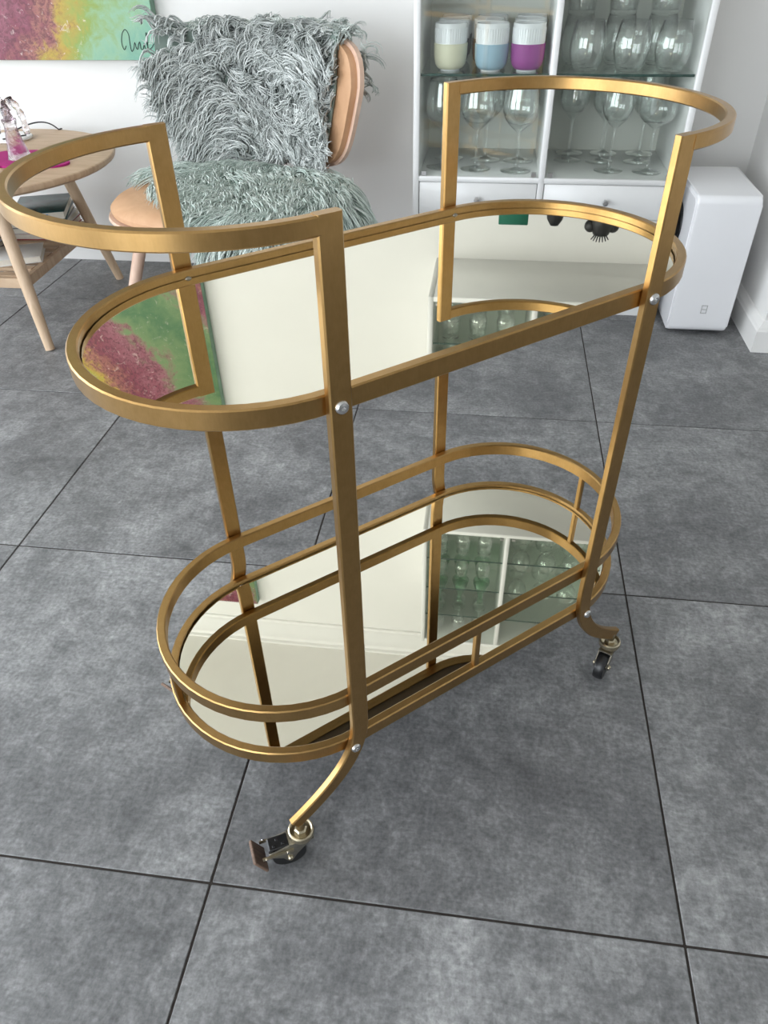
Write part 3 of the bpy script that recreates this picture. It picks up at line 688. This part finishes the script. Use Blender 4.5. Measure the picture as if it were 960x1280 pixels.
# back right pile
z = SHT
for w, d, h, rz, cv, lb, x, y in ((.16, .20, .020, 5, 'red', 'dark red book at the bottom of the pile beside the far table leg', -1.125, 1.865),
                                  (.16, .20, .018, 8, 'white', 'pale grey book in the pile beside the far table leg', -1.122, 1.862),
                                  (.16, .20, .016, 16, 'grey', 'thin grey book under the landscape-covered book', -1.122, 1.862),
                                  (.16, .20, .026, 20, 'land', 'dark teal book with landscape cover on top of the pile', -1.118, 1.865)):
    b = book(x, y, z, w, d, h, rz, cv, lb); z += h + .0006
    if cv == 'land':
        finish(box(-.0795, .03, -.1008, -.1000, .002, .020), 'blue_band', 'cover_blue', b, smooth=False)
z = SHT
for w, d, h, rz, cv, lb, x, y in ((.18, .205, .016, -4, 'grey', 'slate grey book at the bottom of the pile by the near leg', -1.285, 1.625),
                                  (.175, .205, .018, 3, 'dgreen', 'dark green book low in the pile by the near leg', -1.286, 1.627),
                                  (.175, .205, .032, -2, 'cream', 'thick cream book in the pile by the near leg', -1.285, 1.625),
                                  (.175, .200, .022, 5, 'white', 'white book in the pile by the near leg', -1.287, 1.626),
                                  (.170, .195, .030, -5, 'mauve', 'mauve-grey book on top of the pile by the near leg', -1.288, 1.626)):
    book(x, y, z, w, d, h, rz, cv, lb); z += h + .0006
b = book(-1.083, 1.612, SHT, .14, .12, .020, 24, 'white', 'slim white book with red spine and ribbon marker lying on the slats', ribbon=True)
finish(box(-.0708, -.0670, -.0602, .0602, .0, .0203), 'spine', 'cover_red', b, smooth=False)
# magenta felt mats
def lobed(x, y, z, rad, lobes, label, rz=0):
    """union of overlapping round petals as one felt sheet: outline by support of circles"""
    out = []
    for k in range(72):
        a = 2 * PI * k / 72; best = rad
        for la, ld, lr in lobes:
            c = ld * math.cos(a - la); s = ld * math.sin(a - la)
            if abs(s) < lr and c > 0: best = max(best, c + math.sqrt(lr * lr - s * s))
        out.append((best * math.cos(a), best * math.sin(a)))
    o = finish(prism(out, 0, .005, .0012), 'felt_mat', 'felt', ang=40); o.location = (x, y, z); o.rotation_euler = (0, 0, rz)
    return tag(o, label, 'mat', 'magenta felt mats')
ZT1 = TZ + .0004
lobed(-1.065, 1.700, ZT1, .070, [(math.radians(a), .062, .042) for a in (10, 70, 130, 190, 250, 310)], 'magenta flower-shaped felt mat under the glass ornament')
lobed(-.918, 1.662, ZT1, .040, [(math.radians(a), .010, .034) for a in (0, 120, 240)], 'small round magenta felt coaster nearest the table edge')
lobed(-.972, 1.572, ZT1, .040, [(math.radians(a), .010, .034) for a in (60, 180, 300)], 'small round magenta felt coaster between flower mat and near leg')
# textured glass ornament
def glass_ornament():
    t = thing('glass_ornament', 'textured clear glass ornament with flared base and two lobes', 'ornament', (-1.040, 1.702, ZT1 + .0055))
    bm = bmesh.new(); n = 36; rows = 22; rings = []
    for j in range(rows + 1):
        s = j / rows; z = .100 * s; base = .033 - .018 * min(1, s * 1.25) ** .8 + .004 * max(0, s - .8) * 5
        rings.append([bm.verts.new((((base + .0022 * math.sin(7 * 2 * PI * k / n + 9 * s) * math.cos(14 * s + k)) * math.cos(2 * PI * k / n)), ((base + .0022 * math.sin(7 * 2 * PI * k / n + 9 * s) * math.cos(14 * s + k)) * math.sin(2 * PI * k / n)), z)) for k in range(n)])
    for A, B in zip(rings, rings[1:]):
        for k in range(n): bm.faces.new((A[k], A[(k + 1) % n], B[(k + 1) % n], B[k]))
    bm.faces.new(rings[0][::-1]); bm.faces.new(rings[-1]); finish(bm, 'flared_base', 'crystal', t, ang=70)
    for s, h in ((-1, .085), (1, .070)):
        pts = []; rad = []
        for k in range(19):
            a = PI * k / 18; pts.append((s * .004 + s * (.020 - .020 * math.cos(a)) , .004 * math.sin(a * 3), .092 + h * math.sin(a) - .030 * (k / 18))); rad.append(.0085 + .0022 * math.sin(k * 2.3))
        finish(tube(pts, rad, 12), 'glass_lobe', 'crystal', t, ang=80)
    finish(tube([(0, 0, .098), (0, -.006, .125), (.004, -.010, .140), (.014, -.008, .120)], [.012, .011, .009, .006], 12), 'glass_core', 'crystal', t, ang=80)
glass_ornament()
pad = thing('charging_pad', 'white round pad with chrome rim and black cable', 'charger', (-1.205, 1.945, ZT1))
finish(lathe([(0, .001), (.060, .001), (.064, .004), (.064, .008), (.061, .0105), (0, .0108)], 48), 'pad', 'devicewhite', pad)
finish(lathe([(.0600, .0), (.0655, .0), (.0660, .003), (.0655, .0052), (.0600, .0052)], 48, closed=True), 'rim', 'chrome', pad)
cab_pts = [(.066, -.02, .006), (.045, -.03, .0165), (.02, -.045, .0160)]
finish(tube(bez((.058, -.006, .0135), (.04, -.03, .0140), (.03, -.04, .0135), (.012, -.062, .0130), 10), .0020, 8), 'cable', 'black', pad)
finish(tube(bez((-.04, .06, .003), (.0, .10, .020), (.05, .12, .040), (.085, .125, .012), 16) + [(.095, .128, .0024), (.10, .14, .0024)], .0022, 8), 'cable', 'black', pad)

# ---------------------------------------------------------------- chair with sheepskins
CHX, CHY, CHR = -.400, 1.62, math.radians(-18)
chair = thing('lounge_chair', 'low wooden chair with tan leather seat and curved backrest', 'chair', (CHX, CHY, 0), CHR)
def superellipse(a, b, e, n=64): 
    o = []
    for k in range(n):
        t = 2 * PI * k / n; c, s = math.cos(t), math.sin(t); o.append((a * math.copysign(abs(c) ** (2 / e), c), b * math.copysign(abs(s) ** (2 / e), s)))
    return o
def pad_mesh(a, b, e, prof, n=64):
    bm = bmesh.new(); rings = []
    for f, z in prof:
        if f < 1e-4: rings.append([bm.verts.new((0, 0, z))])
        else: rings.append([bm.verts.new((x * f, y * f, z)) for x, y in superellipse(a, b, e, n)])
    for A, B in zip(rings, rings[1:]):
        for k in range(n):
            k2 = (k + 1) % n
            if len(A) == 1: bm.faces.new((A[0], B[k2], B[k]))
            elif len(B) == 1: bm.faces.new((A[k], A[k2], B[0]))
            else: bm.faces.new((A[k], A[k2], B[k2], B[k]))
    return bm
SA, SB = .325, .290
finish(pad_mesh(SA, SB, 2.5, [(0, .340), (.80, .342), (.96, .352), (1.0, .364), (.99, .370), (.9, .371), (0, .371)]), 'seat_shell', 'beech', chair)
finish(pad_mesh(SA, SB, 2.5, [(0, .370), (.90, .370), (.965, .376), (.97, .388), (.93, .400), (.80, .408), (.4, .410), (0, .410)]), 'seat_cushion', 'leather', chair)
def back_pt(s, t, off=0.0):
    """s in -1..1 across, t in 0..1 up; off: towards the sitter"""
    hw = .215 + .085 * min(1, t * 1.5) ** .8
    e = 3.2; 
    x = s * hw; zz = .415 + .325 * t
    y = .300 - .125 * (x / .30) ** 2 + (zz - .41) * .16
    nx, ny = 2 * .125 * x / .09, 1.0; l = math.hypot(nx, ny)
    return V(x - off * nx / l, y - off * ny / l, zz)
def rr_clip(s, t):
    """squash a unit square into a rounded one"""
    u, v = s, 2 * t - 1
    d = (abs(u) ** 5 + abs(v) ** 5) ** .2; m = max(abs(u), abs(v)); k = m / d if d > 1e-6 else 1
    return u * k, (v * k + 1) / 2
def back_panel(o0, o1, sc, nx=26, nz=16):
    bm = bmesh.new(); F, B = [], []
    for j in range(nz + 1):
        fr, br_ = [], []
        for i in range(nx + 1):
            s, t = rr_clip(-1 + 2 * i / nx, j / nz); s *= sc; t = .5 + (t - .5) * sc
            fr.append(bm.verts.new(back_pt(s, t, o1))); br_.append(bm.verts.new(back_pt(s, t, o0)))
        F.append(fr); B.append(br_)
    for j in range(nz):
        for i in range(nx):
            bm.faces.new((F[j][i], F[j][i + 1], F[j + 1][i + 1], F[j + 1][i])); bm.faces.new((B[j][i], B[j + 1][i], B[j + 1][i + 1], B[j][i + 1]))
    ring = [(0, i) for i in range(nx)] + [(j, nx) for j in range(nz)] + [(nz, i) for i in range(nx, 0, -1)] + [(j, 0) for j in range(nz, 0, -1)]
    for (j, i), (j2, i2) in zip(ring, ring[1:] + ring[:1]): bm.faces.new((F[j][i], B[j][i], B[j2][i2], F[j2][i2]))
    return bm
finish(back_panel(-.008, .004, 1.0), 'backrest_shell', 'beech', chair, ang=40)
finish(back_panel(.004, .022, .955), 'backrest_cushion', 'leather', chair, ang=60)
for s in (-1, 1):
    finish(tube([(s * .12, .20, .355), (s * .12, .27, .352), (s * .12, .305, .385), (s * .12, .318, .46)], .012, 12), 'back_support', 'beech', chair)
for tx, ty, fx, fy in ((-.20, -.14, -.285, -.235), (.20, -.16, .265, -.235), (-.15, .20, -.20, .285), (.20, .20, .25, .285)):
    finish(tube([(fx, fy, 0), ((fx + tx) / 2, (fy + ty) / 2, .175), (tx, ty, .346)], [.0135, .0165, .0185], 18), 'leg', 'beech', chair)

def fleece(name, roots, norms, combs, lens, curl, colA, colB, parent, rad=.0016, seg=10, grav=.5, waves=1.6, m=5, spread=.007, lift=.35):
    """many tapering wavy locks in one mesh: every root grows m strands that curl together and meet at the tip"""
    C = len(roots); k3 = 3; N = C * m
    rp = lambda a: np.repeat(a, m, axis=0)
    T0 = np.cross(norms, combs); T0 /= np.linalg.norm(T0, axis=1, keepdims=True) + 1e-9
    ph = rp(rng.uniform(0, 2 * PI, C)) + rng.normal(0, .25, N); wv = rp(waves * rng.uniform(.6, 1.5, C)); cu = rp(curl * rng.uniform(.4, 1.5, C)) * rng.uniform(.8, 1.2, N)
    ln = rp(lens) * rng.uniform(.8, 1.1, N); R0, Nn, Cb, T = rp(roots), rp(norms), rp(combs), rp(T0)
    jit = T * rng.normal(0, spread, N)[:, None] + Cb * rng.normal(0, spread, N)[:, None]
    stray = (T * rng.normal(0, 1, N)[:, None] + Nn * np.abs(rng.normal(0, 1, N))[:, None]) * (ln * .07)[:, None]
    s = np.linspace(0, 1, seg + 1)
    P = np.zeros((N, seg + 1, 3))
    for i, t in enumerate(s):
        amp = cu * min(1, t * 1.8); a = ph + wv * 2 * PI * t
        p = R0 + jit * (1 - .75 * t) + stray * t * t + Cb * (t * ln)[:, None] + Nn * (ln * lift * math.sin(t * PI * .62))[:, None]
        p = p + T * (amp * (np.sin(a) - np.sin(ph)))[:, None] + Nn * (amp * .6 * (1 + np.cos(a)))[:, None] * min(1, 3 * t) + Cb * (amp * .5 * np.cos(a))[:, None] * min(1, 2 * t)
        p[:, 2] -= grav * ln * t * t * .5
        P[:, i] = p
    tan = np.gradient(P, axis=1); tan /= np.linalg.norm(tan, axis=2, keepdims=True) + 1e-9
    ref = np.broadcast_to(Nn[:, None, :], P.shape)
    B1 = np.cross(tan, ref); B1 /= np.linalg.norm(B1, axis=2, keepdims=True) + 1e-9
    B2 = np.cross(tan, B1)
    R = rad * rng.uniform(.6, 1.3, N)[:, None] * (1.0 - .8 * s ** 3)[None, :]
    verts = np.zeros((N, seg + 1, k3, 3))
    for q in range(k3):
        an = 2 * PI * q / k3; verts[:, :, q] = P + (B1 * math.cos(an) + B2 * math.sin(an)) * R[:, :, None]
    vid = np.arange(N * (seg + 1) * k3).reshape(N, seg + 1, k3)
    f = []
    for q in range(k3):
        q2 = (q + 1) % k3
        f.append(np.stack([vid[:, :-1, q], vid[:, :-1, q2], vid[:, 1:, q2], vid[:, 1:, q]], -1).reshape(-1, 4))
    f = np.concatenate(f)
    me = bpy.data.meshes.new(name); me.vertices.add(verts.size // 3); me.vertices.foreach_set('co', verts.reshape(-1))
    me.loops.add(f.size); me.loops.foreach_set('vertex_index', f.reshape(-1).astype(np.int32))
    me.polygons.add(len(f)); me.polygons.foreach_set('loop_start', np.arange(0, f.size, 4, dtype=np.int32)); me.polygons.foreach_set('loop_total', np.full(len(f), 4, np.int32))
    me.update(calc_edges=True); me.polygons.foreach_set('use_smooth', np.ones(len(f), bool))
    mixv = np.clip(rp(rng.uniform(0, 1, C)) * .6 + rng.uniform(0, .4, N), 0, 1)[:, None]; c = colA[None] * (1 - mixv) + colB[None] * mixv
    c = np.concatenate([c, np.ones((N, 1))], 1); cols = np.repeat(c, (seg + 1) * k3, axis=0)
    at_ = me.color_attributes.new('lock', 'FLOAT_COLOR', 'POINT'); at_.data.foreach_set('color', cols.reshape(-1))
    me.materials.append(MATS['fur']); o = bpy.data.objects.new(name, me); COL.objects.link(o); o.parent = parent; o['kind'] = 'stuff'
    return o
def sheet(bm_pts, nu, nv, thick, name, parent):
    bm = bmesh.new(); A = [[bm.verts.new(p) for p in row] for row in bm_pts]
    for j in range(nv):
        for i in range(nu): bm.faces.new((A[j][i], A[j][i + 1], A[j + 1][i + 1], A[j + 1][i]))
    bmesh.ops.recalc_face_normals(bm, faces=bm.faces)
    bmesh.ops.solidify(bm, geom=list(bm.faces), thickness=thick)
    return finish(bm, name, 'hide', parent)
def fnoise(p, f, seed):
    return np.sin(p[:, 0] * f + seed) * np.cos(p[:, 1] * f * 1.3 + seed * 2.1) + np.sin(p[:, 2] * f * 1.1 + seed * .7 + p[:, 0] * f * .6)
L = lambda r, g, b: np.array(srgb(r, g, b)[:3])
# sheepskin over the backrest: front face, over the top edge and down behind
skin1 = thing('sheepskin', 'curly grey-green sheepskin draped over the chair backrest', 'sheepskin', (CHX, CHY, 0), CHR)
def back_sheet(s, v):
    """v 0..1 front from bottom to top, 1..1.12 over the edge, up to 1.5 down the back"""
    v = v if v <= .4 else .4 + (v - .4) * (1 - .22 * max(0, min(1, (-s - .45) / .6)) ** 1.5) if v <= 1 else v
    if v <= 1: p = back_pt(s, .008 + v * .982, .030); n = p - back_pt(s, .008 + v * .982, 0)
    elif v <= 1.12:
        a = (v - 1) / .12 * PI; c = back_pt(s, .99, .006); d = (back_pt(s, .99, .030) - c).normalized()
        p = c + d * (.024 * math.cos(a)) + V(0, 0, .024 * math.sin(a)); n = p - c
    else: p = back_pt(s, .99 - (v - 1.12), -.018); n = back_pt(s, .5, -.02) - back_pt(s, .5, 0)
    return p, n.normalized()
S0, S1 = -1.12, .74
rows = [[back_sheet(S0 + (S1 - S0) * i / 24, v)[0] for i in range(25)] for v in [k / 14 for k in range(15)] + [1 + .015 * k for k in range(1, 9)] + [1.12 + .095 * k for k in range(1, 5)]]
sheet(rows, 24, len(rows) - 1, .004, 'hide', skin1)
def back_roots(n, v0, v1, s0=S0, s1=S1):
    R_, N_, SV = [], [], []
    for _ in range(n):
        s = random.uniform(s0, s1); v = random.uniform(v0, v1); p, q = back_sheet(s, v); R_.append(p); N_.append(q); SV.append((s, v))
    return np.array(R_), np.array(N_), np.array(SV)
R_, N_, SV = back_roots(1750, 0.0, 1.04)
ang = 1.7 * fnoise(R_, 12, 1.3) + .9 * fnoise(R_, 29, 4.1)
# locks fall to the left on the left half and mix further right
bx_ = -.9 * np.clip(.1 - SV[:, 0], -.2, 1.2) + .8 * np.sin(ang); bz_ = -.30 + .75 * np.cos(ang) - 2.6 * np.clip(SV[:, 1] - .72, 0, 1)
cmb_ = np.stack([bx_, -.15 * np.ones(len(R_)), bz_], 1); cmb_ -= N_ * (cmb_ * N_).sum(1, keepdims=True); cmb_ /= np.linalg.norm(cmb_, axis=1, keepdims=True) + 1e-9
fleece('fleece', R_, N_, cmb_, rng.uniform(.042, .082, len(R_)), .0125, L(150, 157, 154), L(226, 229, 226), skin1, rad=.0026, waves=1.2, grav=.3, m=5, spread=.006)
# fringe along the left edge, the top and the back
Re, Ne, SVe = back_roots(170, .0, .95, S0 - .02, S0 + .12)
ce = np.stack([-np.ones(len(Re)), -.2 * np.ones(len(Re)), rng.uniform(-.7, .1, len(Re))], 1); ce /= np.linalg.norm(ce, axis=1, keepdims=True)
Rt, Nt, SVt = back_roots(150, 1.0, 1.1, S0 + .30, .86)
ctp = np.stack([rng.uniform(-.9, 1.0, len(Rt)), rng.uniform(-.4, .5, len(Rt)), rng.uniform(-.5, .15, len(Rt))], 1); ctp /= np.linalg.norm(ctp, axis=1, keepdims=True)
Rb, Nb, SVb = back_roots(130, 1.16, 1.5, -.6, .9)
cb_ = np.stack([rng.uniform(-.2, .8, len(Rb)), .2 * np.ones(len(Rb)), rng.uniform(-1, .1, len(Rb))], 1); cb_ /= np.linalg.norm(cb_, axis=1, keepdims=True)
fleece('fringe', np.concatenate([Re, Rt, Rb]), np.concatenate([Ne, Nt, Nb]), np.concatenate([ce, ctp, cb_]), rng.uniform(.030, .055, len(Re) + len(Rt) + len(Rb)), .007, L(146, 156, 150), L(216, 222, 216), skin1, rad=.0015, waves=1.3, grav=.5, lift=.15)
# sheepskin over the seat, hanging over the front and right edge
skin2 = thing('sheepskin', 'long straight sage green sheepskin covering the chair seat', 'sheepskin', (CHX, CHY, 0), CHR)
def seat_sheet(x, y):
    e = 2.5; d = (abs(x / SA) ** e + abs(y / SB) ** e) ** (1 / e)
    if d <= .97: z = .418 - .010 * d ** 6; return V(x, y, z), V(0, 0, 1)
    over = (d - .97) * .30; k = (.99 + min(.075, over * 2.4)) / d; p = V(x * k, y * k, .405 - over); n = V(x / SA ** 2, y / SB ** 2, .6 * SA ** -1).normalized()
    return p, n
def in_seat(x, y): return y + .79 * x > -.205 - .02 * math.sin(x * 31)
R_, N_ = [], []
while len(R_) < 1650:
    x = random.uniform(-.38, .38); y = random.uniform(-.36, .24)
    d = (abs(x / SA) ** 2.5 + abs(y / SB) ** 2.5) ** .4
    if not in_seat(x, y) or d > 1.22 or (y > .12 and d > 1): continue
    p, n = seat_sheet(x, y); R_.append(p); N_.append(n)
R_, N_ = np.array(R_), np.array(N_)
an = .5 * fnoise(R_, 16, 2.2)
out = np.stack([R_[:, 0] * 1.1 + .02, R_[:, 1] - .30, np.zeros(len(R_))], 1); out /= np.linalg.norm(out, axis=1, keepdims=True)
ca, sa = np.cos(an), np.sin(an); cm = np.stack([out[:, 0] * ca - out[:, 1] * sa, out[:, 0] * sa + out[:, 1] * ca, -.15 * np.ones(len(R_))], 1)
edge = (np.abs(R_[:, 0] / SA) ** 2.5 + np.abs(R_[:, 1] / SB) ** 2.5) ** .4
cm[:, 2] -= np.clip(edge - .85, 0, .3) * 3.5; cm /= np.linalg.norm(cm, axis=1, keepdims=True)
fleece('fleece', R_, N_, cm, rng.uniform(.055, .100, len(R_)), .0055, L(160, 178, 168), L(230, 238, 232), skin2, rad=.0019, waves=.9, grav=.7, lift=.28)
hb = bmesh.new(); grid = {}
for i in range(40):
    for j in range(34):
        x = -.36 + .74 * i / 39; y = -.33 + .55 * j / 33; d = (abs(x / SA) ** 2.5 + abs(y / SB) ** 2.5) ** .4
        if in_seat(x, y) and d < 1.12 and not (y > .12 and d > 1): grid[(i, j)] = hb.verts.new(seat_sheet(x, y)[0])
for (i, j) in grid:
    q = [(i, j), (i + 1, j), (i + 1, j + 1), (i, j + 1)]
    if all(k in grid for k in q): hb.faces.new([grid[k] for k in q])
bmesh.ops.recalc_face_normals(hb, faces=hb.faces); bmesh.ops.solidify(hb, geom=list(hb.faces), thickness=-.004)
finish(hb, 'hide', 'hide', skin2)
